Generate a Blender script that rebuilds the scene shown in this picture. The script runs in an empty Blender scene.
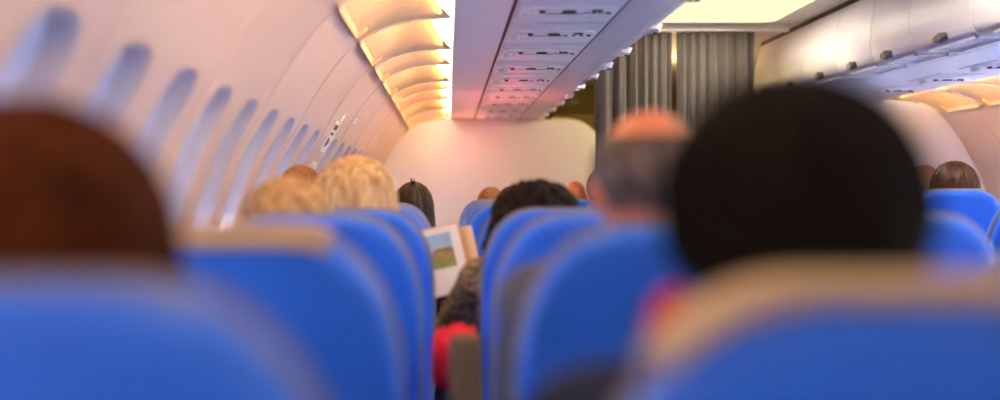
import bpy, bmesh, math, random
from mathutils import Vector, Matrix, noise

S = bpy.context.scene
C = S.collection
random.seed(7)
PI = math.pi
Z0 = 1.15                      # eye height; heights in the notes below are given above it

# ------------------------------------------------------------------ camera, world, exposure
cam_d = bpy.data.cameras.new('camera')
cam = bpy.data.objects.new('camera', cam_d)
C.objects.link(cam)
cam.location = (0, 0, Z0)
cam.rotation_euler = (math.radians(90), 0, 0)     # looks straight along the cabin, lens shifted
cam_d.shift_x = 0.052
cam_d.shift_y = -0.007
cam_d.sensor_width = 36
cam_d.lens = 36 * 1.085
cam_d.clip_start = 0.02
cam_d.dof.use_dof = True
cam_d.dof.focus_distance = 5.6
cam_d.dof.aperture_fstop = 0.95
S.camera = cam

S.view_settings.view_transform = 'Standard'
S.view_settings.look = 'None'
S.view_settings.exposure = 1.85
S.view_settings.gamma = 1.0
S.view_settings.use_curve_mapping = False
S.cycles.use_denoising = True
S.cycles.max_bounces = 10
S.cycles.diffuse_bounces = 6
S.cycles.sample_clamp_indirect = 6

W = bpy.data.worlds.new('daylight'); S.world = W
W.use_nodes = True
W.node_tree.nodes['Background'].inputs[0].default_value = (0.98, 0.96, 0.96, 1)
W.node_tree.nodes['Background'].inputs[1].default_value = 33.0


def area(name, loc, sx, sy, power, col, rot=(0, 0, 0)):
    d = bpy.data.lights.new(name, 'AREA'); d.shape = 'RECTANGLE'
    d.size = sx; d.size_y = sy; d.energy = power; d.color = col
    o = bpy.data.objects.new(name, d); C.objects.link(o)
    o.location = loc; o.rotation_euler = rot
    return o


def point(name, loc, r, power, col):
    d = bpy.data.lights.new(name, 'POINT'); d.shadow_soft_size = r; d.energy = power; d.color = col
    o = bpy.data.objects.new(name, d); C.objects.link(o); o.location = loc
    return o


AISLE = 1.63                    # centre line of the aisle
# ceiling lamps along the aisle (the fittings themselves are built further down)
for k, (yy, pw) in enumerate(((-0.7, 3), (1.6, 5.5), (4.1, 10), (6.75, 7))):
    area('aisle_lamp', (AISLE, yy, Z0 + 1.125), 0.7, 1.0, pw, (1.0, 0.88, 0.70))
point('galley_lamp', (1.75, 9.2, Z0 + 0.85), 0.12, 9, (1.0, 0.74, 0.30))
point('red_glow_fill', (0.22, 10.0, Z0 + 0.50), 0.10, 1.0, (1.0, 0.17, 0.10))  # added red fill for the glow on the partition, no fixture here
point('red_glow_fill', (0.45, 8.0, Z0 + 0.30), 0.12, 2.4, (1.0, 0.16, 0.16))  # added red fill that turns the service panels pink, no fixture here

# ------------------------------------------------------------------ materials
def lin(r, g, b):
    f = lambda c: (c / 255 / 12.92) if c / 255 <= 0.04045 else ((c / 255 + 0.055) / 1.055) ** 2.4
    return (f(r), f(g), f(b), 1)


def mat(name, rgb, rough=0.5, spec=0.4, var=0.06, scale=8.0, bump=0.0, bscale=120.0, stretch=None, rgb2=None, metal=0.0, sheen=0.0):
    m = bpy.data.materials.new(name); m.use_nodes = True
    nt = m.node_tree; N = nt.nodes; L = nt.links
    p = N['Principled BSDF']
    p.inputs['Roughness'].default_value = rough
    p.inputs['Specular IOR Level'].default_value = spec
    p.inputs['Metallic'].default_value = metal
    if sheen: p.inputs['Sheen Weight'].default_value = sheen
    c = lin(*rgb)
    tc = N.new('ShaderNodeTexCoord')
    mp = N.new('ShaderNodeMapping')
    if stretch: mp.inputs['Scale'].default_value = stretch
    L.new(tc.outputs['Object'], mp.inputs['Vector'])
    nz = N.new('ShaderNodeTexNoise'); nz.inputs['Scale'].default_value = scale; nz.inputs['Detail'].default_value = 3
    L.new(mp.outputs[0], nz.inputs['Vector'])
    rp = N.new('ShaderNodeValToRGB')
    if rgb2:
        c2 = lin(*rgb2); rp.color_ramp.elements[0].position = 0.36; rp.color_ramp.elements[1].position = 0.64
        rp.color_ramp.elements[0].color = c; rp.color_ramp.elements[1].color = c2
    else:
        rp.color_ramp.elements[0].color = tuple(x * (1 - var) for x in c[:3]) + (1,)
        rp.color_ramp.elements[1].color = tuple(min(1, x * (1 + var)) for x in c[:3]) + (1,)
    L.new(nz.outputs['Fac'], rp.inputs[0]); L.new(rp.outputs[0], p.inputs['Base Color'])
    if bump:
        n2 = N.new('ShaderNodeTexNoise'); n2.inputs['Scale'].default_value = bscale; n2.inputs['Detail'].default_value = 2
        L.new(mp.outputs[0], n2.inputs['Vector'])
        b = N.new('ShaderNodeBump'); b.inputs['Strength'].default_value = bump; b.inputs['Distance'].default_value = 0.004
        L.new(n2.outputs['Fac'], b.inputs['Height']); L.new(b.outputs[0], p.inputs['Normal'])
    return m


def emit(name, col, strength):
    m = bpy.data.materials.new(name); m.use_nodes = True
    nt = m.node_tree; nt.nodes.remove(nt.nodes['Principled BSDF'])
    e = nt.nodes.new('ShaderNodeEmission'); e.inputs[0].default_value = (*col, 1); e.inputs[1].default_value = strength
    nt.links.new(e.outputs[0], nt.nodes['Material Output'].inputs[0])
    return m


M = {}
M['wall'] = mat('cabin_lining', (220, 200, 186), 0.55, 0.35, 0.02, 3)
M['reveal'] = mat('window_reveal_plastic', (200, 204, 222), 0.55, 0.3, 0.02, 3)  # blue-grey tint puts the recess's shaded daylight into the colour
M['ceiling'] = mat('ceiling_lining', (236, 234, 242), 0.5, 0.35, 0.02, 3)  # faint lavender puts bluish daylight and seat bounce into a white lining
M['aisle_ceiling'] = mat('aisle_ceiling_lining', (226, 218, 200), 0.6, 0.3, 0.02, 3)
M['bin'] = mat('bin_lining', (222, 216, 220), 0.42, 0.4, 0.02, 3)
M['psu'] = mat('service_panel_lining', (230, 228, 238), 0.45, 0.4, 0.02, 4)  # white panel tinted lavender to carry daylight and blue bounce
M['psu_strip'] = mat('instrument_strip_plastic', (246, 246, 248), 0.4, 0.45, 0.02, 4)
M['white'] = mat('white_plastic', (240, 238, 236), 0.35, 0.5, 0.02, 4)
M['cove'] = mat('cove_plastic', (246, 216, 168), 0.5, 0.3, 0.02, 3)
M['rib'] = mat('cove_rib_plastic', (240, 234, 232), 0.5, 0.3, 0.02, 3)
M['dark'] = mat('dark_rubber_and_gap_shade', (38, 30, 42), 0.6, 0.3, 0.1, 20)
M['icon'] = mat('dark_marking', (70, 66, 84), 0.5, 0.3, 0.1, 40)
M['handle'] = mat('latch_plastic', (112, 102, 98), 0.45, 0.4, 0.05, 20)
M['partition'] = mat('partition_laminate', (226, 230, 244), 0.38, 0.45, 0.02, 4)
M['cream_edge'] = mat('cream_edge_trim', (232, 222, 200), 0.4, 0.4, 0.02, 8)
M['blue'] = mat('blue_leather', (44, 114, 240), 0.42, 0.45, 0.05, 6, 0.15, 160)
M['piping'] = mat('grey_piping', (130, 130, 158), 0.6, 0.3, 0.05, 20)
M['cover'] = mat('beige_head_cloth', (192, 168, 138), 0.85, 0.2, 0.05, 30, 0.3, 300)
M['arm'] = mat('taupe_armrest', (92, 74, 54), 0.55, 0.3, 0.05, 16)
M['metal'] = mat('grey_metal', (130, 130, 134), 0.4, 0.5, 0.05, 16, metal=0.7)
M['carpet'] = mat('blue_grey_carpet', (58, 62, 84), 0.95, 0.1, 0.2, 60, 0.5, 200)
M['curtain'] = mat('taupe_curtain', (86, 77, 70), 0.85, 0.15, 0.10, 9, 0.3, 250, sheen=0.2)
M['olive'] = mat('olive_laminate', (124, 104, 44), 0.5, 0.35, 0.08, 5)
M['olive_light'] = mat('olive_light_laminate', (178, 158, 96), 0.5, 0.35, 0.05, 5)
M['paper'] = mat('page_paper', (236, 232, 234), 0.8, 0.2, 0.02, 10)
M['buff'] = mat('buff_card', (214, 170, 130), 0.8, 0.2, 0.05, 10)
M['red'] = mat('red_fleece', (196, 22, 44), 0.9, 0.15, 0.12, 30, 0.5, 120)
M['pinkred'] = mat('red_knit', (176, 22, 30), 0.9, 0.15, 0.12, 30, 0.5, 120)
M['tweed'] = mat('tweed_wool', (56, 46, 38), 0.95, 0.1, 0.1, 60, 0.6, 200, rgb2=(178, 156, 126))
M['skin'] = mat('skin', (214, 150, 118), 0.5, 0.35, 0.06, 12)
M['skin_warm'] = mat('ruddy_skin', (222, 134, 92), 0.5, 0.35, 0.06, 12)
M['skin_tan'] = mat('tan_skin', (170, 116, 84), 0.5, 0.35, 0.06, 12)
M['cloth_grey'] = mat('grey_cloth', (96, 98, 108), 0.9, 0.15, 0.1, 30)
M['cloth_navy'] = mat('navy_cloth', (40, 46, 70), 0.9, 0.15, 0.1, 30)
M['cloth_cream'] = mat('cream_cloth', (196, 184, 166), 0.9, 0.15, 0.1, 30)
M['denim'] = mat('denim', (48, 56, 78), 0.9, 0.15, 0.1, 30)
H = (26, 26, 3)
M['h_auburn'] = mat('auburn_hair', (18, 5, 1), 0.75, 0.15, stretch=H, scale=3, rgb2=(92, 36, 4))
M['h_black'] = mat('black_hair', (10, 6, 6), 0.8, 0.12, stretch=H, scale=3, rgb2=(22, 14, 13))
M['h_grey'] = mat('grey_hair', (58, 44, 38), 0.6, 0.3, stretch=H, scale=3, rgb2=(118, 104, 98))
M['h_blonde'] = mat('honey_blonde_hair', (128, 88, 50), 0.4, 0.45, stretch=H, scale=3, rgb2=(216, 182, 134))
M['h_blonde2'] = mat('light_blonde_hair', (160, 118, 72), 0.4, 0.45, stretch=H, scale=3, rgb2=(236, 206, 156))
M['h_brown'] = mat('dark_brown_hair', (26, 13, 8), 0.4, 0.45, stretch=H, scale=3, rgb2=(62, 34, 18))
M['h_tan'] = mat('tan_brown_hair', (132, 82, 44), 0.5, 0.35, stretch=H, scale=3, rgb2=(178, 120, 70))
M['h_chest'] = mat('chestnut_hair', (38, 17, 8), 0.4, 0.45, stretch=H, scale=3, rgb2=(88, 46, 20))
M['h_curl'] = mat('dark_curly_hair', (18, 12, 11), 0.75, 0.15, scale=45, rgb2=(46, 30, 24))
M['eye'] = mat('eye', (60, 50, 44), 0.2, 0.6, 0.1, 60)
M['lamp'] = emit('cove_lamp_glow', (1.0, 0.80, 0.47), 3.2)
M['ceil_lamp'] = emit('aisle_lamp_glow', (1.0, 0.85, 0.52), 0.34)
M['psu_glow'] = emit('reading_lamp_glow', (1.0, 0.96, 0.95), 0.9)

g = bpy.data.materials.new('window_glass'); g.use_nodes = True
_n = g.node_tree; _n.nodes.remove(_n.nodes['Principled BSDF'])
_t = _n.nodes.new('ShaderNodeBsdfTransparent'); _t.inputs[0].default_value = (0.86, 0.92, 1, 1)
_g = _n.nodes.new('ShaderNodeBsdfGlossy'); _g.inputs['Roughness'].default_value = 0.08
_m = _n.nodes.new('ShaderNodeMixShader'); _m.inputs[0].default_value = 0.06
_n.links.new(_t.outputs[0], _m.inputs[1]); _n.links.new(_g.outputs[0], _m.inputs[2])
_n.links.new(_m.outputs[0], _n.nodes['Material Output'].inputs[0])
M['glass'] = g
sh = bpy.data.materials.new('window_shade_plastic'); sh.use_nodes = True
_n = sh.node_tree; _n.nodes.remove(_n.nodes['Principled BSDF'])
_t = _n.nodes.new('ShaderNodeBsdfTranslucent'); _t.inputs[0].default_value = (0.55, 0.68, 1.0, 1)
_g = _n.nodes.new('ShaderNodeBsdfDiffuse'); _g.inputs[0].default_value = (0.56, 0.60, 0.74, 1)  # blue-grey stands in for dim daylight on the drawn shade
_m = _n.nodes.new('ShaderNodeMixShader'); _m.inputs[0].default_value = 0.035
_n.links.new(_g.outputs[0], _m.inputs[1]); _n.links.new(_t.outputs[0], _m.inputs[2])
_n.links.new(_m.outputs[0], _n.nodes['Material Output'].inputs[0])
M['shade'] = sh

# printed landscape on the page: sky above a green and brown hillside
pm = bpy.data.materials.new('printed_landscape'); pm.use_nodes = True
nt = pm.node_tree; N = nt.nodes; L = nt.links; P_ = N['Principled BSDF']; P_.inputs['Roughness'].default_value = 0.6
tc = N.new('ShaderNodeTexCoord'); sp = N.new('ShaderNodeSeparateXYZ'); L.new(tc.outputs['Generated'], sp.inputs[0])
nz = N.new('ShaderNodeTexNoise'); nz.inputs['Scale'].default_value = 3.2; nz.inputs['Detail'].default_value = 6
L.new(tc.outputs['Generated'], nz.inputs['Vector'])
ad = N.new('ShaderNodeMath'); ad.operation = 'MULTIPLY_ADD'; ad.inputs[1].default_value = 0.62
L.new(nz.outputs['Fac'], ad.inputs[0]); L.new(sp.outputs['Z'], ad.inputs[2])
rp = N.new('ShaderNodeValToRGB'); cr = rp.color_ramp
cr.elements[0].position = 0.30; cr.elements[0].color = lin(150, 158, 92)
cr.elements[1].position = 1.05 - 0.05; cr.elements[1].color = lin(150, 186, 224)
for pos, c in ((0.52, (128, 138, 70)), (0.68, (168, 138, 84)), (0.80, (112, 92, 78)), (0.88, (176, 190, 200))):
    e = cr.elements.new(pos); e.color = lin(*c)
L.new(ad.outputs[0], rp.inputs[0]); L.new(rp.outputs[0], P_.inputs['Base Color'])
M['print'] = pm


# ------------------------------------------------------------------ mesh helpers
class MB:
    def __init__(self): self.bm = bmesh.new()

    def box(self, x0, x1, y0, y1, z0, z1, bev=0.0, seg=2, mtx=None):
        r = bmesh.ops.create_cube(self.bm, size=1)
        vs = r['verts']
        for v in vs:
            v.co = Vector((x0 + (v.co.x + .5) * (x1 - x0), y0 + (v.co.y + .5) * (y1 - y0), z0 + (v.co.z + .5) * (z1 - z0)))
        if bev:
            es = list({e for v in vs for e in v.link_edges})
            rr = bmesh.ops.bevel(self.bm, geom=es, offset=bev, segments=seg, affect='EDGES', profile=0.6)
            vs = list({v for f in rr['faces'] for v in f.verts} | {v for v in vs if v.is_valid})
        if mtx: bmesh.ops.transform(self.bm, matrix=mtx, verts=vs)
        return self

    def loops(self, loops, close=True, cap0=True, cap1=True):
        """skin a list of equally long point loops"""
        rows = [[self.bm.verts.new(p) for p in lp] for lp in loops]
        n = len(rows[0])
        for a, b in zip(rows, rows[1:]):
            for i in range(n if close else n - 1):
                j = (i + 1) % n
                try: self.bm.faces.new((a[i], a[j], b[j], b[i]))
                except ValueError: pass
        if close and cap0: self.bm.faces.new(rows[0][::-1])
        if close and cap1: self.bm.faces.new(rows[-1])
        return self

    def prism(self, prof, y0, y1):
        """closed profile in (x, z) run from y0 to y1"""
        return self.loops([[(x, y0, z) for x, z in prof], [(x, y1, z) for x, z in prof]])

    def tube(self, pts, rad, n=10, caps=True):
        pts = [Vector(p) for p in pts]
        if not hasattr(rad, '__len__'): rad = [rad] * len(pts)
        ls = []
        up = Vector((0.13, 0.21, 0.97)).normalized()
        for i, p in enumerate(pts):
            t = (pts[min(i + 1, len(pts) - 1)] - pts[max(i - 1, 0)]).normalized()
            a = t.cross(up)
            if a.length < 1e-3: a = t.cross(Vector((1, 0, 0)))
            a.normalize(); b = t.cross(a)
            ls.append([p + (a * math.cos(2 * PI * k / n) + b * math.sin(2 * PI * k / n)) * rad[i] for k in range(n)])
        return self.loops(ls, True, caps, caps)

    def ball(self, c, r, seg=20, rings=12):
        q = bmesh.ops.create_uvsphere(self.bm, u_segments=seg, v_segments=rings, radius=1)
        if not hasattr(r, '__len__'): r = (r, r, r)
        for v in q['verts']:
            v.co = Vector((c[0] + v.co.x * r[0], c[1] + v.co.y * r[1], c[2] + v.co.z * r[2]))
        return self

    def cone(self, a, b, ra, rb, n=14):
        """tapered limb with round ends"""
        a = Vector(a); b = Vector(b); t = (b - a).normalized()
        pts = []; rs = []
        for k in range(5):
            w = k / 5 * PI / 2
            pts.append(a - t * ra * math.cos(w)); rs.append(max(1e-4, ra * math.sin(w)))
        for k in range(4):
            pts.append(a.lerp(b, k / 3)); rs.append(ra + (rb - ra) * k / 3)
        for k in range(1, 6):
            w = k / 5 * PI / 2
            pts.append(b + t * rb * math.sin(w)); rs.append(max(1e-4, rb * math.cos(w)))
        return self.tube(pts, rs, n)

    def mesh(self, name, mats, smooth=True, angle=40):
        bmesh.ops.recalc_face_normals(self.bm, faces=self.bm.faces)
        if smooth:
            for f in self.bm.faces: f.smooth = True
            lim = math.radians(angle)
            for e in self.bm.edges:
                if len(e.link_faces) == 2 and e.calc_face_angle(0) > lim: e.smooth = False
        me = bpy.data.meshes.new(name); self.bm.to_mesh(me); self.bm.free()
        for m in (mats if isinstance(mats, (list, tuple)) else [mats]): me.materials.append(m)
        return me

    def build(self, name, mats, parent=None, smooth=True, angle=40, loc=None):
        o = bpy.data.objects.new(name, self.mesh(name, mats, smooth, angle)); C.objects.link(o)
        if parent: o.parent = parent
        if loc: o.location = loc
        return o


def tag(o, label, cat, group=None, kind=None):
    o['label'] = label; o['category'] = cat
    if group: o['group'] = group
    if kind: o['kind'] = kind
    return o


def thing(name, label, cat, loc=(0, 0, 0), rz=0.0, group=None, kind=None):
    o = bpy.data.objects.new(name, None); C.objects.link(o)
    o.empty_display_size = 0.05
    o.location = loc; o.rotation_euler = (0, 0, rz)
    return tag(o, label, cat, group, kind)


def put(name, me, parent, loc=(0, 0, 0), m=None):
    o = bpy.data.objects.new(name, me); C.objects.link(o); o.parent = parent; o.location = loc
    if m:
        o.material_slots[0].link = 'OBJECT'; o.material_slots[0].material = m
    return o


def copy_tree(o, parent=None):
    c = o.copy(); C.objects.link(c)
    if parent: c.parent = parent
    for ch in list(o.children): copy_tree(ch, c)
    return c


ORD = 'first second third fourth fifth sixth seventh eighth ninth tenth eleventh twelfth thirteenth fourteenth fifteenth sixteenth seventeenth eighteenth nineteenth twentieth'.split()

# ------------------------------------------------------------------ cabin section
Y_BACK, Y_FRONT = -1.5, 12.6
D_PART = 10.5                    # partition ahead of the seats by the camera
D_PART2 = 8.3                    # partition across the aisle
MIR = 3.38                       # the opposite wall is the mirror image x -> MIR - x
PROF = [(-.365, .627), (-.435, .555), (-.500, .470), (-.556, .385), (-.608, .290), (-.658, .205), (-.700, .130), (-.745, .0),
        (-.79, -.14), (-.82, -.27), (-.835, -.5), (-.825, -.8), (-.79, -1.15)]
PZ = [z for x, z in PROF][::-1]; PX = [x for x, z in PROF][::-1]


def wall_x(z):
    """smooth curve of the side wall (Catmull-Rom through PROF)"""
    z = max(PZ[0], min(PZ[-1], z))
    i = max(k for k in range(len(PZ) - 1) if PZ[k] <= z)
    t = (z - PZ[i]) / (PZ[i + 1] - PZ[i])
    def sl(k):
        a = max(k - 1, 0); b = min(k + 1, len(PZ) - 1)
        return (PX[b] - PX[a]) / (PZ[b] - PZ[a])
    h = PZ[i + 1] - PZ[i]; t2 = t * t; t3 = t2 * t
    return (2*t3-3*t2+1)*PX[i] + (t3-2*t2+t)*h*sl(i) + (-2*t3+3*t2)*PX[i+1] + (t3-t2)*h*sl(i+1)


def wall_pt(y, z, off=0.0, mirror=False):
    """point on the side wall, pushed outwards by off"""
    x = wall_x(z); e = 0.01
    dx = (wall_x(z + e) - wall_x(z - e)) / (2 * e)
    n = Vector((-1, 0, dx)).normalized()          # outward
    p = Vector((x, y, z)) + n * off
    return Vector((MIR - p.x if mirror else p.x, p.y, p.z + Z0))


WPITCH = 0.417
WIN0 = 1.734
WZ0, WZ1, WHALF = -0.20, 0.292, 0.112


def win_loop(yc, grow=0.0, off=0.0, mirror=False, n=48, zmin=-9):
    """rounded-rectangle outline of a window, counted by angle"""
    hy = WHALF + grow; hz = (WZ1 - WZ0) / 2 + grow; zc = (WZ1 + WZ0) / 2
    out = []
    for k in range(n):
        a = 2 * PI * (k + .5) / n
        ca, sa = math.cos(a), math.sin(a)
        e = 4.5
        r = (abs(ca / hy) ** e + abs(sa / hz) ** e) ** (-1 / e)
        out.append(wall_pt(yc + r * ca, max(zmin, zc + r * sa), off, mirror))
    return out


def build_wall(name, wins, blanks, y0, y1, mirror, label):
    mb = MB(); n = 48
    za, zb = -0.30, 0.42
    edges = set()
    cells = sorted(wins)
    # window cells
    for yc in cells:
        hy = WPITCH / 2
        out = []
        hz = (zb - za) / 2; zc = (za + zb) / 2; zw = (WZ0 + WZ1) / 2
        inner = []; outer = []
        for k in range(n):
            a = 2 * PI * (k + .5) / n; ca, sa = math.cos(a), math.sin(a)
            hh = (WZ1 - WZ0) / 2; e = 4.5
            r = (abs(ca / WHALF) ** e + abs(sa / hh) ** e) ** (-1 / e)
            inner.append((yc + r * ca, zw + r * sa))
            s = min(hy / max(abs(ca), 1e-6), (hz / max(abs(sa), 1e-6)))
            yy = yc + max(-hy, min(hy, s * ca * 1.0)); zz = zc + max(-hz, min(hz, s * sa))
            outer.append((yy, zz))
        # snap the nearest outer points onto the cell's corners
        for cy in (-hy, hy):
            for cz in (-hz, hz):
                k = min(range(n), key=lambda q: (outer[q][0] - yc - cy) ** 2 + (outer[q][1] - zc - cz) ** 2)
                outer[k] = (yc + cy, zc + cz)
        ls = []
        for s in (0, .25, .5, .75, 1):
            ls.append([wall_pt(i[0] + (o[0] - i[0]) * s, i[1] + (o[1] - i[1]) * s, 0, mirror) for i, o in zip(inner, outer)])
        mb.loops(ls, True, False, False)

    def grid(ya, yb, zlo, zhi, nz_):
        mb.loops([[wall_pt(yy, zlo + (zhi - zlo) * k / nz_, 0, mirror) for k in range(nz_ + 1)] for yy in (ya, yb)], False)

    grid(y0, y1, -1.15, za, 16)
    grid(y0, y1, zb, .627, 8)
    # plain cells between
    spans = []; cur = y0
    for yc in cells:
        if yc - WPITCH / 2 > cur + 1e-4: spans.append((cur, yc - WPITCH / 2))
        cur = yc + WPITCH / 2
    if cur < y1 - 1e-4: spans.append((cur, y1))
    for a, b in spans: grid(a, b, za, zb, 24)
    # panel joints: low raised beads running up the lining
    yj = WIN0 + WPITCH / 2 - 4 * WPITCH
    zs = [-1.1 + 1.7 * k / 40 for k in range(41)]
    while yj < y1:
        if yj > y0:
            for w_, sgn in ((0.011, 1),):
                ls = [[wall_pt(yj - w_, z, -0.0005, mirror), wall_pt(yj - w_ * .5, z, -0.005, mirror),
                       wall_pt(yj + w_ * .5, z, -0.005, mirror), wall_pt(yj + w_, z, -0.0005, mirror)] for z in zs]
                mb.loops(ls, False)
        yj += 2 * WPITCH
    # closing strip above the cove joint
    f = (lambda x: MIR - x) if mirror else (lambda x: x)
    mb.loops([[(f(x), yy, z + Z0) for x, z in ((-.365, .627), (-.40, .66), (-.43, .80), (-.43, 1.24))] for yy in (y0, y1)], False)
    o = mb.build(name, M['wall'], angle=60)
    return tag(o, label, 'wall', kind='structure')


L_WIN = [WIN0 + WPITCH * k for k in range(-6, 21) if k != 9]
R_WIN = [WIN0 + WPITCH * k for k in range(-6, 14)]
build_wall('wall_left', L_WIN, None, Y_BACK, Y_FRONT, False, 'curved cream side wall lining with a row of windows by the blonde passengers')
build_wall('wall_right', R_WIN, None, Y_BACK, Y_FRONT, True, 'curved cream side wall lining beyond the seats across the aisle')


def make_window(name, yc, mirror, label):
    mb = MB()
    ls = [win_loop(yc, g_, o_, mirror) for g_, o_ in ((0.004, -0.002), (0, 0.004), (-.006, .012), (-.012, .026), (-.018, .042), (-.024, .056))]
    mb.loops(ls, True, False, False)
    o = mb.build(name, M['reveal'], angle=70)
    tag(o, label, 'window', kind='structure')
    pb = MB(); pb.loops([win_loop(yc, -.022, .053, mirror), win_loop(yc, -.022, .055, mirror)])
    pb.build('window_pane', M['glass'], o, smooth=False)
    if True:
        # pulled down shade; open gap at the sill added to light the bin undersides
        sb = MB(); sb.loops([win_loop(yc, -.017, o_, mirror, zmin=.0 if mirror else -.135) for o_ in (.044, .046)])
        sb.build('window_shade', M['shade'], o, smooth=False)
    return o


num = 1
vis = [y for y in L_WIN if y > 1.5]
for y in L_WIN:
    if y > 1.5:
        k = vis.index(y)
        lb = f'blue-grey arched window recess in the side wall, {ORD[k]} one ahead of the auburn-haired passenger'
    else:
        lb = 'blue-grey arched window recess beside the auburn-haired passenger, out of view'
    o = make_window(f'window_{num}', y, False, lb)
    if y <= 1.5: o['group'] = 'windows beside the camera'
    num += 1
for y in R_WIN:
    o = make_window(f'window_{num}', y, True, 'blue-grey arched window recess in the wall across the aisle')
    o['group'] = 'windows across the aisle'
    num += 1

# ---- floor, ceiling, end walls
mb = MB(); mb.box(-.9, MIR + .9, Y_BACK, Y_FRONT, -.06, 0)
tag(mb.build('floor', M['carpet'], smooth=False), 'blue-grey carpeted cabin floor under the seats', 'floor', kind='structure')

mb = MB()
mb.prism([(.024, Z0 + .716), (.249, Z0 + .716), (.249, Z0 + .735), (.262, Z0 + .735), (.262, Z0 + .716), (.672, Z0 + .716), (.672, Z0 + .78), (.045, Z0 + .79), (.035, Z0 + .85), (.024, Z0 + .85)], Y_BACK, D_PART)
tag(mb.build('ceiling_panel', M['ceiling'], smooth=False), 'flat lavender underside strip beside the glowing cove lights', 'ceiling panel', kind='structure')
mb = MB()
mb.prism([(x, z + Z0) for x, z in ((2.66, .716), (MIR - .03, .716), (MIR - .03, .85), (MIR - .05, .85), (MIR - .06, .79), (2.66, .79))], Y_BACK, D_PART2)
tag(mb.build('ceiling_panel', M['ceiling'], smooth=False), 'flat lavender underside strip over the seats across the aisle', 'ceiling panel', kind='structure')
mb = MB(); mb.box(.246, .2505, Y_BACK, D_PART, Z0 + .7135, Z0 + .733)
mb.box(.250, .261, Y_BACK, D_PART, Z0 + .7185, Z0 + .733)
tag(mb.build('trim_1', M['dark'], smooth=False), 'thin black seam running along the underside beside the service panels', 'seam', kind='structure')  # dark fill stands in for the shadow inside the gap
mb = MB(); mb.box(.671, .678, Y_BACK, D_PART, Z0 + .7135, Z0 + .73)
tag(mb.build('trim_2', M['icon'], smooth=False), 'thin dark seam between service panels and overhead bins', 'seam', kind='structure')

mb = MB()
mb.box(-.45, .9, Y_BACK, Y_FRONT, Z0 + 1.17, Z0 + 1.2)
mb.box(.9, 2.44, Y_BACK, Y_FRONT, Z0 + 1.15, Z0 + 1.2)
mb.box(2.44, MIR + .45, Y_BACK, Y_FRONT, Z0 + 1.17, Z0 + 1.2)
tag(mb.build('ceiling', M['aisle_ceiling'], smooth=False), 'cream aisle ceiling above the curtain and bins', 'ceiling', kind='structure')
mb = MB(); mb.box(2.395, 2.425, Y_BACK, D_PART2, Z0 + 1.122, Z0 + 1.152)
tag(mb.build('trim_3', M['dark'], smooth=False), 'dark seam along the top of the bins across the aisle', 'seam', kind='structure')

mb = MB(); mb.box(-1.0, MIR + 1.0, Y_BACK - .05, Y_BACK, 0, Z0 + 1.2)
tag(mb.build('wall_back', M['wall'], smooth=False), 'plain cream wall closing the cabin behind the camera', 'wall', kind='structure')
mb = MB(); mb.box(-1.0, MIR + 1.0, Y_FRONT, Y_FRONT + .05, 0, Z0 + 1.2)
tag(mb.build('wall_front', M['olive'], smooth=False), 'olive brown galley wall beyond the partition', 'wall', kind='structure')

# galley unit seen past the bins: olive cabinet with pale bands
ga = thing('galley_cabinet', 'olive brown galley cabinet with pale band beyond the curtain', 'cabinet', (0, 0, 0))
mb = MB(); mb.box(1.12, 1.60, 11.75, 12.55, 0, Z0 + 1.15, .01); mb.build('body', M['olive'], ga)
for z_ in (.30, .66, .95):
    mb = MB(); mb.box(1.14, 1.58, 11.73, 11.75, Z0 + z_, Z0 + z_ + .19, .006)
    d_ = mb.build('door', M['olive_light'] if z_ == .66 else M['olive'], ga)
    mb = MB(); mb.box(1.31, 1.41, 11.715, 11.73, Z0 + z_ + .02, Z0 + z_ + .04, .004); mb.build('latch', M['metal'], d_)

# ------------------------------------------------------------------ cove lights
CP = [(-.362, .622), (-.325, .646), (-.28, .668), (-.23, .686), (-.18, .698), (-.13, .706), (-.08, .7105), (-.03, .714), (.022, .716)]


def cove_at(t):
    f = t * (len(CP) - 1); i = min(int(f), len(CP) - 2); u = f - i
    return CP[i][0] + (CP[i + 1][0] - CP[i][0]) * u, CP[i][1] + (CP[i + 1][1] - CP[i][1]) * u


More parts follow.
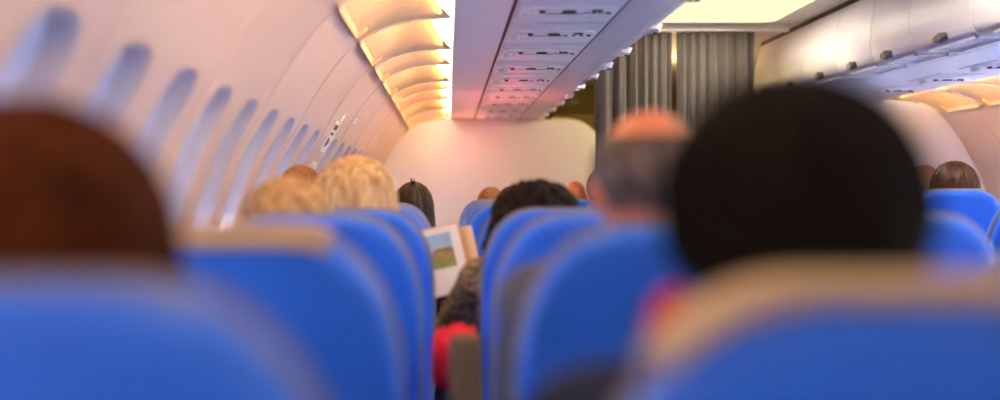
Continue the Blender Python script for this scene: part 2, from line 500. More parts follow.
def make_cove(y0, y1, mirror, label):
    f = (lambda x: MIR - x) if mirror else (lambda x: x)
    th = thing('cove_light', label, 'cove light', (f(-.18), (y0 + y1) / 2, Z0 + .62), 0, 'cove lights across the aisle' if mirror else 'cove lights above the window seats')
    ox, oy, oz = th.location
    Q = lambda x, y, z: (f(x) - ox, y - oy, z + Z0 - oz)
    ya, yb = y0 + .006, y1 - .006
    nv, nu = 16, 22
    top = []; bot = []
    for j in range(nv + 1):
        v = j / nv
        tend = .76 + (.985 - .76) * (v ** 2.4)
        r1 = []; r2 = []
        for i in range(nu + 1):
            t = tend * i / nu
            x, z = cove_at(t)
            s = min(1, t / .5); s = s * s * (3 - 2 * s)
            z += .062 * s * (1 - v ** 1.3)
            r1.append(Q(x, ya + (yb - ya) * v, z)); r2.append(Q(x, ya + (yb - ya) * v, z + .005))
        top.append(r1); bot.append(r2)
    mb = MB()
    mb.loops(top, False); mb.loops(bot, False)
    edge = lambda L_: [L_[0][i] for i in range(nu + 1)] + [L_[j][nu] for j in range(1, nv + 1)] + [L_[nv][i] for i in range(nu - 1, -1, -1)]
    mb.loops([edge(top), edge(bot)], False)
    mb.build('diffuser_panel', M['cove'], th, angle=50)
    # raised lip along the lower edge, turning in at the far end
    mb = MB(); ye = ya + .80 * (yb - ya)
    mb.loops([[Q(*p) for p in ((-.362, yy, .607), (-.3600, yy, .6062), (-.347, yy, .640), (-.353, yy, .645))] for yy in (ya + .015, ye)])
    mb.loops([[Q(*p) for p in ((-.360, ye + q, .6065), (-.318, ye + q, .636), (-.318, ye + q, .660), (-.360, ye + q, .640))] for q in (-.012, .010)])
    mb.build('edge_lip', M['cove'], th, smooth=False)
    # arched rib that closes the bay
    mb = MB()
    prof = [cove_at(k / 24) for k in range(25)]
    lower = [(x, z - .007 * (1 - .7 * k / 24)) for k, (x, z) in enumerate(prof)]
    lp = [(x, z) for x, z in lower] + [(x, z + .02) for x, z in prof[::-1]]
    mb.loops([[Q(x, yy, z) for x, z in lp] for yy in (y1 - .012, y1 + .004)])
    mb.build('rib', M['rib'], th, angle=30)
    mb = MB()
    mb.loops([[Q(x, yy, z) for x, z in ((-.125, .786), (.020, .786), (.020, .794), (-.125, .794))] for yy in (y0 + .01, y1 - .015)])
    mb.build('lamp', M['lamp'], th, smooth=False)
    # reflector behind the lamp
    mb = MB()
    mb.loops([[Q(x, yy, z) for x, z in ((-.42, .70), (-.30, .80), (-.1, .83), (.023, .83))] for yy in (y0, y1)], False)
    mb.build('reflector', M['white'], th, smooth=False)
    # the lamp's own light thrown outboard along the panel
    w = y1 - y0
    l = area('cove_lamp_light', (0, 0, 0), .06, w * .8, 1.05 * w, (1.0, .52, .16))
    l.parent = th
    l.location = Q(-.03, (y0 + y1) / 2, .735)
    l.rotation_euler = (0, math.radians(78 if not mirror else -78), 0)
    return th


BAYS = [-1.45, .6, 2.0, 3.6, 4.44, 5.39, 6.02, 6.94, 7.47, 8.26, 9.25, 9.96, 10.46]
nb = len(BAYS) - 1
for i in range(nb):
    k = nb - 1 - i
    make_cove(BAYS[i], BAYS[i + 1], False, f'glowing orange cove light over the window seats, {ORD[k]} from the white partition')
BAYS2 = [-1.45, .4, 2.4, 4.4, 5.3, 5.95, 6.5, 7.05, 7.62, 8.25]
for i in range(len(BAYS2) - 1):
    k = len(BAYS2) - 2 - i
    make_cove(BAYS2[i], BAYS2[i + 1], True, f'glowing orange cove light across the aisle, {ORD[k]} from the far partition')

# ------------------------------------------------------------------ overhead bins
BIN = [(.680, .716), (.850, .713), (.885, .716), (.905, .728), (.920, .762), (.926, .84), (.920, .94), (.898, 1.04), (.862, 1.122), (.60, 1.122), (.60, .80)]
BINS_L = [-1.4, 0.1, 1.6, 2.6, 3.30, 4.02, 4.82, 5.58, 6.18, 6.76, 7.4, 8.05, 8.7, 9.35, 10.0, 10.46]
BINS_R = [-1.4, 0.1, 1.6, 2.6, 3.55, 4.2, 4.86, 5.50, 6.0, 6.55, 7.15, 7.7, 8.28]


def make_bin(y0, y1, mirror, label):
    f = (lambda x: 2 * AISLE - x) if mirror else (lambda x: x)
    th = thing('overhead_bin', label, 'overhead bin', (f(.78), (y0 + y1) / 2, Z0 + .716), 0, 'overhead bins across the aisle' if mirror else 'overhead bins above the nearer seats')
    ox, oy, oz = th.location
    Q = lambda x, y, z: (f(x) - ox, y - oy, z + Z0 - oz)
    # housing
    mb = MB()
    hp = [(.680, .716), (.845, .713), (.845, .74), (.85, 1.10), (.60, 1.122), (.60, .80)]
    if mirror: hp = [(.30, .722), (.845, .713), (.845, .74), (.85, 1.10), (.30, 1.122)]
    mb.loops([[Q(x, yy, z) for x, z in hp] for yy in (y0, y1)])
    mb.build('housing', M['bin'], th, smooth=False)
    # curved door with rounded end edges
    dp = [(.848, .7125)] + BIN[2:9] + [(.848, 1.118)]
    mb = MB()
    def ring(yy, e):
        cx, cz = .87, .92
        return [Q(x + (cx - x) * e, yy, z + (cz - z) * e) for x, z in dp]
    mb.loops([ring(y0 + .003, .04), ring(y0 + .004, .010), ring(y0 + .008, .0), ring((y0 + y1) / 2, 0), ring(y1 - .008, 0), ring(y1 - .004, .010), ring(y1 - .003, .04)])
    mb.build('door', M['bin'], th, angle=35)
    yl = y1 - .14 if not mirror else y0 + .30
    if mirror:
        # paddle handle on the door's lower edge and the white-rimmed trough under it
        mb = MB()
        mb.loops([[Q(x, yy, z) for x, z in pr] for yy, pr in (
            (yl - .06, ((.905, .738), (.926, .740), (.930, .752), (.915, .756))),
            (yl - .04, ((.900, .722), (.940, .722), (.944, .756), (.915, .760))),
            (yl + .03, ((.900, .716), (.934, .718), (.938, .746), (.915, .752))),
            (yl + .08, ((.900, .724), (.918, .726), (.922, .734), (.908, .738))))])
        mb.build('handle', M['handle'], th, angle=40)
        mb = MB()
        x0, x1 = .70, .87
        ya, yb = y0 + .05, y1 - .10
        zt, zb = .7125, .701
        for (p, q, r, s) in (((x0, ya), (x1, ya), (x1, ya + .012), (x0, ya + .012)), ((x0, yb - .012), (x1, yb - .012), (x1, yb), (x0, yb)),
                             ((x0, ya), (x0 + .012, ya), (x0 + .012, yb), (x0, yb)), ((x1 - .012, ya), (x1, ya), (x1, yb), (x1 - .012, yb))):
            mb.loops([[Q(a, b, z) for a, b in (p, q, r, s)] for z in (zb, zt + .004)])
        mb.build('trough_rim', M['white'], th, smooth=False)
    else:
        mb = MB()
        mb.loops([[Q(x, yy, z) for x, z in pr] for yy, pr in (
            (yl - .06, ((.862, .700), (.895, .700), (.905, .722), (.868, .722))),
            (yl - .045, ((.858, .690), (.905, .692), (.918, .722), (.865, .722))),
            (yl + .045, ((.858, .690), (.905, .692), (.918, .722), (.865, .722))),
            (yl + .06, ((.862, .700), (.895, .700), (.905, .722), (.868, .722))))])
        mb.build('latch', M['white'], th, angle=40)
        mb = MB(); c_ = Q(.893, yl, .6905); mb.ball(c_, (.010, .016, .006)); mb.build('lock', M['dark'], th)
    return th


for i in range(len(BINS_L) - 1):
    make_bin(BINS_L[i], BINS_L[i + 1], False, f'lavender overhead bin above the blue seats, {ORD[len(BINS_L) - 2 - i]} back from the white partition')
for i in range(len(BINS_R) - 1):
    make_bin(BINS_R[i], BINS_R[i + 1], True, f'cream curved overhead bin across the aisle, {ORD[len(BINS_R) - 2 - i]} back from the curtain')

# ------------------------------------------------------------------ passenger service units
def text_mesh(txt, size):
    cu = bpy.data.curves.new('lettering', 'FONT'); cu.body = txt; cu.size = size; cu.align_x = 'CENTER'; cu.align_y = 'CENTER'; cu.extrude = .0008
    o = bpy.data.objects.new('lettering', cu); C.objects.link(o)
    dg = bpy.context.evaluated_depsgraph_get()
    me = bpy.data.meshes.new_from_object(o.evaluated_get(dg))
    bpy.data.objects.remove(o)
    me.materials.clear(); me.materials.append(M['icon'])
    return me


abc = text_mesh('ABC', .042)


def round_rect(x0, x1, y0, y1, r, z, n=6):
    out = []
    for cx, cy, a0 in ((x1 - r, y1 - r, 0), (x0 + r, y1 - r, 90), (x0 + r, y0 + r, 180), (x1 - r, y0 + r, 270)):
        for k in range(n + 1):
            a = math.radians(a0 + 90 * k / n); out.append((cx + r * math.cos(a), cy + r * math.sin(a), z))
    return out


def make_psu(xc, hw, y, z, label, group, letters, length=.5):
    th = thing('passenger_service_unit', label, 'service panel', (xc, y, z), 0, group)
    # panel hangs a few mm below the ceiling; local z = 0 is the ceiling face
    mb = MB(); mb.loops([round_rect(-hw, hw, -length / 2, length / 2, .012, 0), round_rect(-hw, hw, -length / 2, length / 2, .012, -.004), round_rect(-hw + .003, hw - .003, -length / 2 + .003, length / 2 - .003, .012, -.006)])
    mb.build('panel', M['psu'], th, angle=30)
    s = hw / .2
    mb = MB(); x0, x1 = -.185 * s, .185 * s
    mb.loops([round_rect(x0, x1, -.075, .075, .05, -.006), round_rect(x0, x1, -.075, .075, .05, -.012), round_rect(x0 + .008, x1 - .008, -.067, .067, .045, -.016)])
    mb.build('instrument_strip', M['psu_strip'], th, angle=30)
    mb = MB(); mb.ball((-.165 * s, .055, -.016), (.022 * s, .045, .020)); mb.build('lamp_cover', M['white'], th)
    for dx in (-.14, ):
        mb = MB(); mb.ball((dx * s, .062, -.016), (.016, .016, .008)); mb.build('reading_lamp', M['white'], th)
    mb = MB(); mb.tube([(-.105 * s, -.03, -.010), (-.105 * s, -.03, -.026)], [.015, .010], 14); mb.build('air_nozzle', M['icon'], th)
    mb = MB(); mb.tube([(0, -.02, -.0155), (0, -.02, -.019)], .028, 20)
    for q in range(-2, 3):
        mb.box(-.026, .026, -.021 + q * .010, -.017 + q * .010, -.021, -.0185)
    mb.build('speaker_grille', M['icon'], th, smooth=False)
    mb = MB(); mb.loops([round_rect(.085 * s, .125 * s, -.058, -.028, .006, -.0155), round_rect(.085 * s, .125 * s, -.058, -.028, .006, -.020)]); mb.build('lit_sign', M['icon'], th, smooth=False)
    mb = MB(); mb.tube([(.155 * s, .008, -.0155), (.155 * s, .008, -.021)], .010, 14); mb.build('call_button', M['icon'], th)
    mb = MB(); mb.box(-.09 * s, .06 * s, .030, .036, -.018, -.0155); mb.build('slot', M['icon'], th, smooth=False)
    if letters:
        o = put('lettering', abc, th, (.10 * s, .012, -.0170)); o.rotation_euler = (PI, 0, 0)
    else:
        for q in range(3):
            mb = MB(); mb.tube([((.055 + .035 * q) * s, .012, -.0155), ((.055 + .035 * q) * s, .012, -.020)], .008, 12); mb.build('seat_light_switch', M['icon'], th)
    return th


ROWS_PSU = [3.62, 4.20, 4.80, 5.43, 6.12, 6.75, 7.36, 7.93, 8.54, 9.25, 9.95]
for i, y in enumerate(ROWS_PSU):
    make_psu(.4675, .2, y, Z0 + .716, f'white service panel strip with dark markings under the bins, {ORD[len(ROWS_PSU) - 1 - i]} back from the white partition',
             'service panels above the nearer seats', i in (0, 1, 3, 4, 6), min(.5, .5))
for i, y in enumerate((4.9, 5.5, 6.05, 6.72, 7.45)):
    make_psu(3.08, .14, y, Z0 + .716, f'grey service panel strip across the aisle, {ORD[4 - i]} back from the far partition',
             'service panels across the aisle', False, .42)

# ------------------------------------------------------------------ aisle ceiling light, curtain, partitions
for k, (y0, y1) in enumerate(((6.15, 7.3), (3.5, 4.7), (1.0, 2.2), (-1.3, -.1))):
    cl = thing('ceiling_light', 'wide glowing cream ceiling light in front of the curtain' if k == 0 else 'wide glowing ceiling light over the aisle, out of view',
               'ceiling light', (AISLE, (y0 + y1) / 2, Z0 + 1.15), 0, None if k == 0 else 'ceiling lights over the aisle')
    h = (y1 - y0) / 2
    mb = MB(); mb.loops([round_rect(-.50, .62, -h, h, .1, 0), round_rect(-.50, .62, -h, h, .1, -.010), round_rect(-.46, .58, -h + .04, h - .04, .08, -.014)])
    mb.build('frame', M['aisle_ceiling'], cl, angle=30)
    mb = MB(); mb.loops([round_rect(-.42, .54, -h + .08, h - .08, .08, -.0135), round_rect(-.40, .52, -h + .1, h - .1, .08, -.020)])
    mb.build('diffuser', M['ceil_lamp'], cl, smooth=False)

mb = MB(); mb.box(.95, 2.32, 7.37, 7.43, Z0 + 1.10, Z0 + 1.15, .006)
tag(mb.build('curtain_rail', M['cream_edge']), 'cream ceiling rail that carries the taupe curtain', 'curtain rail')


def make_curtain(x0, x1, y, label, seed):
    rnd = random.Random(seed)
    n = int((x1 - x0) / .0045); nz_ = 26
    folds = []; x = 0
    ph = 0; pts = []
    per = .085
    for i in range(n + 1):
        u = i / n * (x1 - x0)
        ph += 2 * PI * ((x1 - x0) / n) / (per * (1 + .25 * math.sin(u * 9 + seed)))
        pts.append((x0 + u, ph))
    front = []; back = []
    for j in range(nz_ + 1):
        v = j / nz_
        z = Z0 + 1.098 - v * 1.95
        rf = []; rb = []
        for (xx, p) in pts:
            amp = .016 + .022 * min(1, v * 3)
            yy = y + amp * math.sin(p + .35 * math.sin(v * 3 + xx * 8)) + .008 * math.sin(2.3 * p + v * 2)
            xo = xx + .012 * math.cos(p) * min(1, v * 2)
            rf.append((xo, yy, z)); rb.append((xo, yy + .004, z))
        front.append(rf); back.append(rb)
    mb = MB(); mb.loops(front, False); mb.loops(back, False)
    for a, b in ((0, 0), (n, n)):
        mb.loops([[r[a] for r in front], [r[a] for r in back]], False)
    return tag(mb.build('curtain', M['curtain'], angle=80), label, 'curtain')


make_curtain(1.0, 1.528, 7.40, 'taupe pleated aisle curtain next to the partition, with the bright slit at its edge', 1)
make_curtain(1.560, 2.09, 7.40, 'taupe pleated aisle curtain next to the cream bins across the aisle', 4)

# partition ahead of the seats: follows wall and cove, rounded top corner at the aisle
def partition(name, outline, y, label, edge, parent_loc):
    th = thing(name, label, 'partition', parent_loc)
    ox, oy, oz = th.location
    loc = lambda x, yy, z: (x - ox, yy - oy, z + Z0 - oz)
    mb = MB()
    cx = sum(p[0] for p in outline) / len(outline); cz = 0
    mb.loops([[loc(x, y + q, z) for x, z in outline] for q in (0, .04)])
    mb.build('panel', M['partition'], th, angle=25)
    for nm, pts, m in edge:
        mb = MB(); mb.tube([loc(x, y + .02, z) for x, z in pts], .016, 10)
        mb.build(nm, m, th)
    return th


wl = [(wall_x(z) + .004, z) for z in [-1.15 + 1.775 * k / 40 for k in range(41)]]
cv = [(x, z - .006) for x, z in CP]
top = [(.3, .712), (.7, .712), (1.09, .712)]
cor = []
for k in range(1, 15):
    a = PI / 2 * (1 - k / 14)
    cor.append((1.09 + .40 * math.cos(a) ** .8, .712 - .44 + .44 * math.sin(a) ** .8))
right = [(1.50, .0), (1.50, -1.15)]
partition('cabin_partition', wl + cv + top + cor + right, D_PART, 'pale grey partition with rounded corner closing the seats ahead',
          [('edge_trim', [(1.0, .712)] + cor + [(1.50, 0), (1.50, -1.1)], M['cream_edge']),
           ('wall_seal', wl + cv[:4], M['rib'])], (.3, D_PART, 0))
wl2 = [(MIR - x, z) for x, z in wl]; cv2 = [(MIR - x, z) for x, z in cv]
partition('cabin_partition', wl2 + cv2 + [(2.3, .71), (2.2, .60), (2.2, -1.15)], D_PART2, 'peach lit partition closing the seats across the aisle',
          [('wall_seal', wl2 + cv2[:4], M['white'])], (3.0, D_PART2, 0))

# ------------------------------------------------------------------ wall placards by the emergency exit
def placard(y0, y1, z0, z1, label, marks, name='exit_placard'):
    yc, zc = (y0 + y1) / 2, (z0 + z1) / 2
    th = thing(name, label, 'placard', wall_pt(yc, zc))
    ox, oy, oz = th.location
    R = lambda y, z, off: tuple(wall_pt(y, z, off) - Vector((ox, oy, oz)))
    def slab(ya, yb, za, zb, o0, o1):
        return [[R(ya, za, o), R(yb, za, o), R(yb, (za + zb) / 2, o), R(yb, zb, o), R(ya, zb, o), R(ya, (za + zb) / 2, o)] for o in (o0, o1)]
    mb = MB(); mb.loops(slab(y0, y1, z0, z1, 0.001, -.008)); mb.build('plate', M['white'], th, smooth=False)
    fr = MB()
    w = .008
    for a, b, c, d in ((y0, y1, z0, z0 + w), (y0, y1, z1 - w, z1), (y0, y0 + w * 2, z0, z1), (y1 - w * 2, y1, z0, z1)):
        fr.loops(slab(a, b, c, d, -.006, -.012))
    fr.build('frame', M['psu_strip'], th, smooth=False)
    for (a, b, c, d) in marks:
        mb = MB(); mb.loops(slab(y0 + (y1 - y0) * a, y0 + (y1 - y0) * b, z0 + (z1 - z0) * c, z0 + (z1 - z0) * d, -.007, -.010))
        mb.build('marking', M['icon'], th, smooth=False)
    return th


EY = WIN0 + 9 * WPITCH
placard(EY - .05, EY + .16, .215, .37, 'white exit placard with dark markings high on the side wall between windows',
        [(.15, .45, .72, .88), (.55, .85, .72, .88), (.15, .75, .55, .62), (.3, .42, .15, .45), (.55, .66, .22, .4)])
placard(EY - .06, EY + .14, .05, .16, 'white lower placard with dark markings on the side wall beside the blonde hair',
        [(.15, .4, .1, .3), (.5, .8, .1, .25)])
placard(EY + .62, EY + .76, .40, .43, 'small blank pale plate on the side wall below the cove lights', [], 'wall_plate')

# ------------------------------------------------------------------ seats
SW, SRX, SRZ, SN, STOP = .235, .165, .25, 2.4, 1.107


def seat_top(x, e=0.0):
    w = SW - e; x = abs(x); c = w - SRX
    if x <= c: return STOP - e
    u = min(1, (x - c) / SRX)
    return STOP - e - SRZ + SRZ * (1 - u ** SN) ** (1 / SN)


def seat_outline(e, n=18, zb=.44):
    w, rx, rz, zt = SW - e, SRX, SRZ, STOP - e
    pts = []
    for k in range(n + 1):
        a = PI / 2 * k / n
        pts.append((w - rx + rx * math.cos(a) ** (2 / SN), zt - rz + rz * math.sin(a) ** (2 / SN)))
    pts = [(w - .01, zb), (w - .004, .6), (w, .72)] + pts
    return pts + [(-x, z) for x, z in pts[::-1]]


def lean(z): return (STOP - z) * .30 if z < STOP else 0.0


def seat_loop(e, y): return [(x, y + lean(z), z) for x, z in seat_outline(e)]


mb = MB(); mb.loops([seat_loop(.034, .000), seat_loop(.020, .003), seat_loop(.011, .010), seat_loop(.007, .022), seat_loop(.006, .034)])
me_shell = mb.mesh('back_shell', M['blue'], angle=50)
mb = MB(); mb.loops([seat_loop(.006, .034), seat_loop(.001, .038), seat_loop(-.002, .044), seat_loop(.001, .050), seat_loop(.006, .054)])
me_pipe = mb.mesh('piping', M['piping'], angle=60)
mb = MB(); mb.loops([seat_loop(.006, .054), seat_loop(.006, .075), seat_loop(.014, .090), seat_loop(.03, .098), seat_loop(.06, .102)])
me_back = mb.mesh('backrest', M['blue'], angle=50)
mb = MB(); mb.box(-.228, .228, .20, .70, .33, .46, .035, 4)
me_cush = mb.mesh('seat_cushion', M['blue'])
mb = MB()
for sx in (-1, 1):
    mb.box(sx * .15 - .02, sx * .15 + .02, .26, .60, .28, .33, .005)
    mb.tube([(sx * .15, .30, .29), (sx * .15, .26, .0)], .018); mb.tube([(sx * .15, .56, .29), (sx * .15, .62, .0)], .018)
me_frame = mb.mesh('base_frame', M['metal'])
mb = MB(); mb.box(-.315 - .022, -.315 + .022, .20, .62, .625, .665, .012, 3); mb.box(-.315 - .016, -.315 + .016, .22, .30, .38, .63, .008)
me_arm = mb.mesh('armrest', M['arm'])
mb = MB(); mb.box(.292, .362, .03, .09, .50, .845, .022, 4); 
me_arm_up = mb.mesh('raised_armrest', M['arm'])


def cover_mesh(hw, drop):
    """cloth laid over the top edge of a seat back"""
    path = []
    for k in range(7): path.append(('b', drop * (1 - k / 6)))
    for k in range(1, 6): path.append(('t', k / 6))
    for k in range(10): path.append(('f', .20 * k / 9))
    n = 24; outer = []; inner = []
    for kind, q in path:
        ro = []; ri = []
        for i in range(n + 1):
            x = -hw + 2 * hw * i / n
            zt = seat_top(x)
            for lst, o in ((ro, .007), (ri, .002)):
                if kind == 'b':
                    z = zt - max(q, .0) + (o if q == 0 else 0); y = -o + (.006 if q < .012 else 0) + .003 * math.sin(x * 60) * q / .05
                elif kind == 't':
                    z = zt + o + .002; y = q * .10
                else:
                    z = zt - q; y = .102 + o
                lst.append((x, y + lean(min(z, STOP)), z))
        outer.append(ro); inner.append(ri)
    mb = MB(); mb.loops(outer, False); mb.loops(inner, False)
    mb.loops([outer[0], inner[0]], False); mb.loops([outer[-1], inner[-1]], False)
    for k in (0, n): mb.loops([[r[k] for r in outer], [r[k] for r in inner]], False)
    return mb.mesh('headrest_cover', M['cover'], angle=60)


me_cover = cover_mesh(.135, .026)
me_cover2 = cover_mesh(.185, .006)


def make_seat(x, d, label, group, raise_=0.0, arm='down', cover=None):
    th = thing('cabin_chair', label, 'seat', (x, d, 0), 0, group)
    put('back_shell', me_shell, th, (0, 0, raise_)); put('piping', me_pipe, th, (0, 0, raise_)); put('backrest', me_back, th, (0, 0, raise_))
    put('seat_cushion', me_cush, th); put('base_frame', me_frame, th)
    if arm == 'down': put('armrest', me_arm, th)
    if arm == 'up': put('armrest', me_arm_up, th)
    if cover: put('headrest_cover', cover, th, (0, 0, raise_))
    return th


ROW0, PITCH = .70, .79
rowd = lambda r: ROW0 + PITCH * (r - 1)
XA, XB, XC, XD, XE, XF = -.300, .330, .97, 2.20, 2.83, 3.46
ga_, gb_, gc_ = 'window-side blue seats ahead of the camera', 'middle blue seats ahead of the camera', 'aisle-side blue seats ahead of the camera'
A_L = ['blue seat back in front of the long auburn hair', 'blue seat back with a beige cloth on top, just ahead of the auburn-haired passenger',
       'blue window-side seat back with raised taupe armrest, below the darker blonde head', 'blue window-side seat back in front of the tall light-blonde head',
       'blue window-side seat back just ahead of the light-blonde passenger', 'blue seat back with grey piping in front of the hair with a clip']
for r in range(1, 7):
    make_seat(XA + (0, 0, .01, .025, .02, .01)[r - 1], rowd(r), A_L[r - 1], ga_, (-.014, -.008, 0, 0, 0, 0)[r - 1], 'up' if r == 3 else 'none', me_cover if r == 2 else None)
B_L = ['large blurred blue seat back with beige cloth in front of the black-haired man', 'blue middle seat back in front of the bald grey-haired man',
       'blue middle seat back beside the red blanket in the gap', 'blue middle seat back in front of the curly dark-haired reader',
       'blue middle seat back just beyond the open book', 'blue middle seat back, second row beyond the open book', 'blue middle seat back, third row beyond the open book',
       'blue middle seat back, fourth row beyond the open book', 'blue middle seat back, last one seen before the white partition']
for r in range(1, 10):
    make_seat(XB - (.03 if r > 5 else 0), rowd(r), B_L[r - 1], gb_, -.022 if r == 1 else 0, 'down', me_cover2 if r == 1 else None)
C_L = {2: 'blue aisle-side seat shoulder just ahead of the black-haired man', 3: 'blue aisle-side seat back, second row ahead of the black-haired man',
       4: 'blue aisle-side seat back, third row ahead of the black-haired man', 8: 'blue aisle-side seat back in front of the grey-haired head by the curtain',
       9: 'blue aisle-side seat back in front of the small bald head'}
for r, lb in C_L.items(): make_seat(XC, rowd(r) if r < 9 else 7.47, lb, gc_, 0, 'down')
for r in range(5, 10):
    for X, nm in ((XD, 'aisle-side'), (XE, 'middle'), (XF, 'window-side')):
        make_seat(X + (.22 if r == 7 else 0), rowd(r), f'blue {nm} seat back across the aisle, {ORD[r - 5]} row ahead of the black-haired man', 'blue seats across the aisle', .06, 'down') if rowd(r) < 7 else None

# ------------------------------------------------------------------ people
def remeshed(mb, name, m, voxel, smooth=4):
    me = mb.mesh(name + '_src', m)
    o = bpy.data.objects.new(name, me); C.objects.link(o)
    md = o.modifiers.new('r', 'REMESH'); md.mode = 'VOXEL'; md.voxel_size = voxel
    sm = o.modifiers.new('s', 'SMOOTH'); sm.iterations = smooth; sm.factor = .5
    dg = bpy.context.evaluated_depsgraph_get(); dg.update()
    out = bpy.data.meshes.new_from_object(o.evaluated_get(dg))
    bpy.data.objects.remove(o); bpy.data.meshes.remove(me)
    out.name = name
    for p in out.polygons: p.use_smooth = True
    out.materials.clear(); out.materials.append(m)
    return out


POSE = dict(shoulder=[(-.165, .02, .945), (.165, .02, .945)], elbow=[(-.185, .13, .70), (.185, .13, .70)], wrist=[(-.125, .38, .665), (.125, .38, .665)],
            hand=[Vector((.1, 1, -.16)), Vector((-.1, 1, -.16))], palm=[Vector((0, 0, -1)), Vector((0, 0, -1))], curl=.35)
READ = dict(shoulder=[(-.175, .02, .94), (.165, .02, .945)], elbow=[(-.285, .24, .735), (.09, .22, .71)], wrist=[(-.238, .47, .79), (-.12, .42, .80)],
            hand=[Vector((.25, .75, .62)), Vector((-.45, .5, .72))], palm=[Vector((.3, .2, -.5)), Vector((-.3, .2, -.5))], curl=.8)


def hand_geo(mb, wrist, side, d, palm, curl):
    d = d.normalized(); palm = (palm - d * palm.dot(d)).normalized(); lat = d.cross(palm).normalized()
    w = Vector(wrist)
    # thumb side points to the body's middle
    inward = Vector((1, 0, 0)) if side == 0 else Vector((-1, 0, 0))
    if lat.dot(inward) < 0: lat = -lat
    k0 = w + d * .085
    for q in (-.028, -.01, .01, .028):
        mb.cone(w + lat * q * .6, k0 + lat * q, .014, .012, 8)
    for i, (q, ln) in enumerate(((.030, .070), (.010, .080), (-.010, .074), (-.030, .058))):
        p = k0 + lat * q; a = 0.0; L3 = (ln * .45, ln * .32, ln * .27); rr = .0088
        for j, s in enumerate(L3):
            a += curl * (.55 + .25 * j)
            dirv = (d * math.cos(a) + palm * math.sin(a)).normalized()
            q2 = p + dirv * s
            mb.cone(p, q2, rr, rr * .9, 8); p = q2; rr *= .92
    t0 = w + d * .03 + lat * .026; t1 = t0 + (d * .6 + lat * .7 + palm * .25).normalized() * .042
    t2 = t1 + (d * .85 + lat * .25 + palm * .45).normalized() * .032
    mb.cone(t0, t1, .013, .0105, 8); mb.cone(t1, t2, .0105, .008, 8)


def body_geo(P, t=0.0, part='body'):
    """t inflates for clothing"""
    mb = MB()
    sh, el, wr = P['shoulder'], P['elbow'], P['wrist']
    if part in ('body', 'shirt'):
        mb.cone((0, .19, .57), (0, .13, .70), .135 + t, .125 + t)
        for sx in (-.06, .06):
            mb.cone((sx, .13, .68), (sx * 1.2, .055, .88), .10 + t, .105 + t)
        mb.cone((-.10, .02, .945), (.10, .02, .945), .066 + t, .066 + t)
        for s in (0, 1):
            mb.cone((0, .01, .975), sh[s], .060 + t, .060 + t)
            mb.cone(sh[s], el[s], .055 + t, .043 + t); mb.cone(el[s], wr[s], .043 + t, .029 + t * .7)
    if part in ('body', 'trousers'):
        mb.cone((-.07, .20, .55), (.07, .20, .55), .12 + t, .12 + t)
        for sx in (-1, 1):
            mb.cone((sx * .09, .22, .545), (sx * .11, .60, .53), .085 + t, .060 + t)
            mb.cone((sx * .11, .60, .53), (sx * .115, .55, .12), .058 + t, .040 + t)
            if part == 'body': mb.cone((sx * .115, .53, .055), (sx * .125, .70, .035), .042, .030)
    if part == 'body':
        for s in (0, 1): hand_geo(mb, wr[s], s, P['hand'][s], P['palm'][s], P['curl'])
        mb.cone((0, .0, .94), (0, .0, 1.05), .062, .055)
        mb.ball((0, -.008, 1.145), (.077, .094, .100), 28, 18)         # skull
        mb.ball((0, .035, 1.085), (.062, .062, .078), 24, 14)          # face and jaw
        mb.ball((0, .072, 1.028), (.026, .022, .020))                  # chin
        mb.cone((0, .093, 1.135), (0, .112, 1.100), .010, .015, 10)    # nose
        for sx in (-1, 1):
            mb.ball((sx * .012, .103, 1.096), (.009, .010, .008))
            mb.ball((sx * .030, .084, 1.152), (.020, .010, .007))      # brow
            mb.ball((sx * .079, .0, 1.118), (.010, .020, .032))        # ear
            mb.ball((sx * .084, -.008, 1.124), (.007, .016, .024))
            mb.ball((sx * .036, .078, 1.10), (.022, .016, .016))       # cheek
        mb.ball((0, .092, 1.068), (.024, .010, .006)); mb.ball((0, .090, 1.057), (.021, .010, .007))   # lips
    return mb


ME_BODY = remeshed(body_geo(POSE), 'body', M['skin'], .0075)
ME_SHIRT = remeshed(body_geo(POSE, .010, 'shirt'), 'shirt', M['cloth_grey'], .011)
ME_TROUS = remeshed(body_geo(POSE, .010, 'trousers'), 'trousers', M['denim'], .011)
ME_BODY_R = remeshed(body_geo(READ), 'body', M['skin'], .0075)
ME_COAT_R = remeshed(body_geo(READ, .026, 'shirt'), 'tweed_coat', M['tweed'], .011)
mb = MB()
for sx in (-1, 1): mb.ball((sx * .030, .088, 1.132), .0105, 12, 8)
ME_EYES = mb.mesh('eyes', M['eye'])


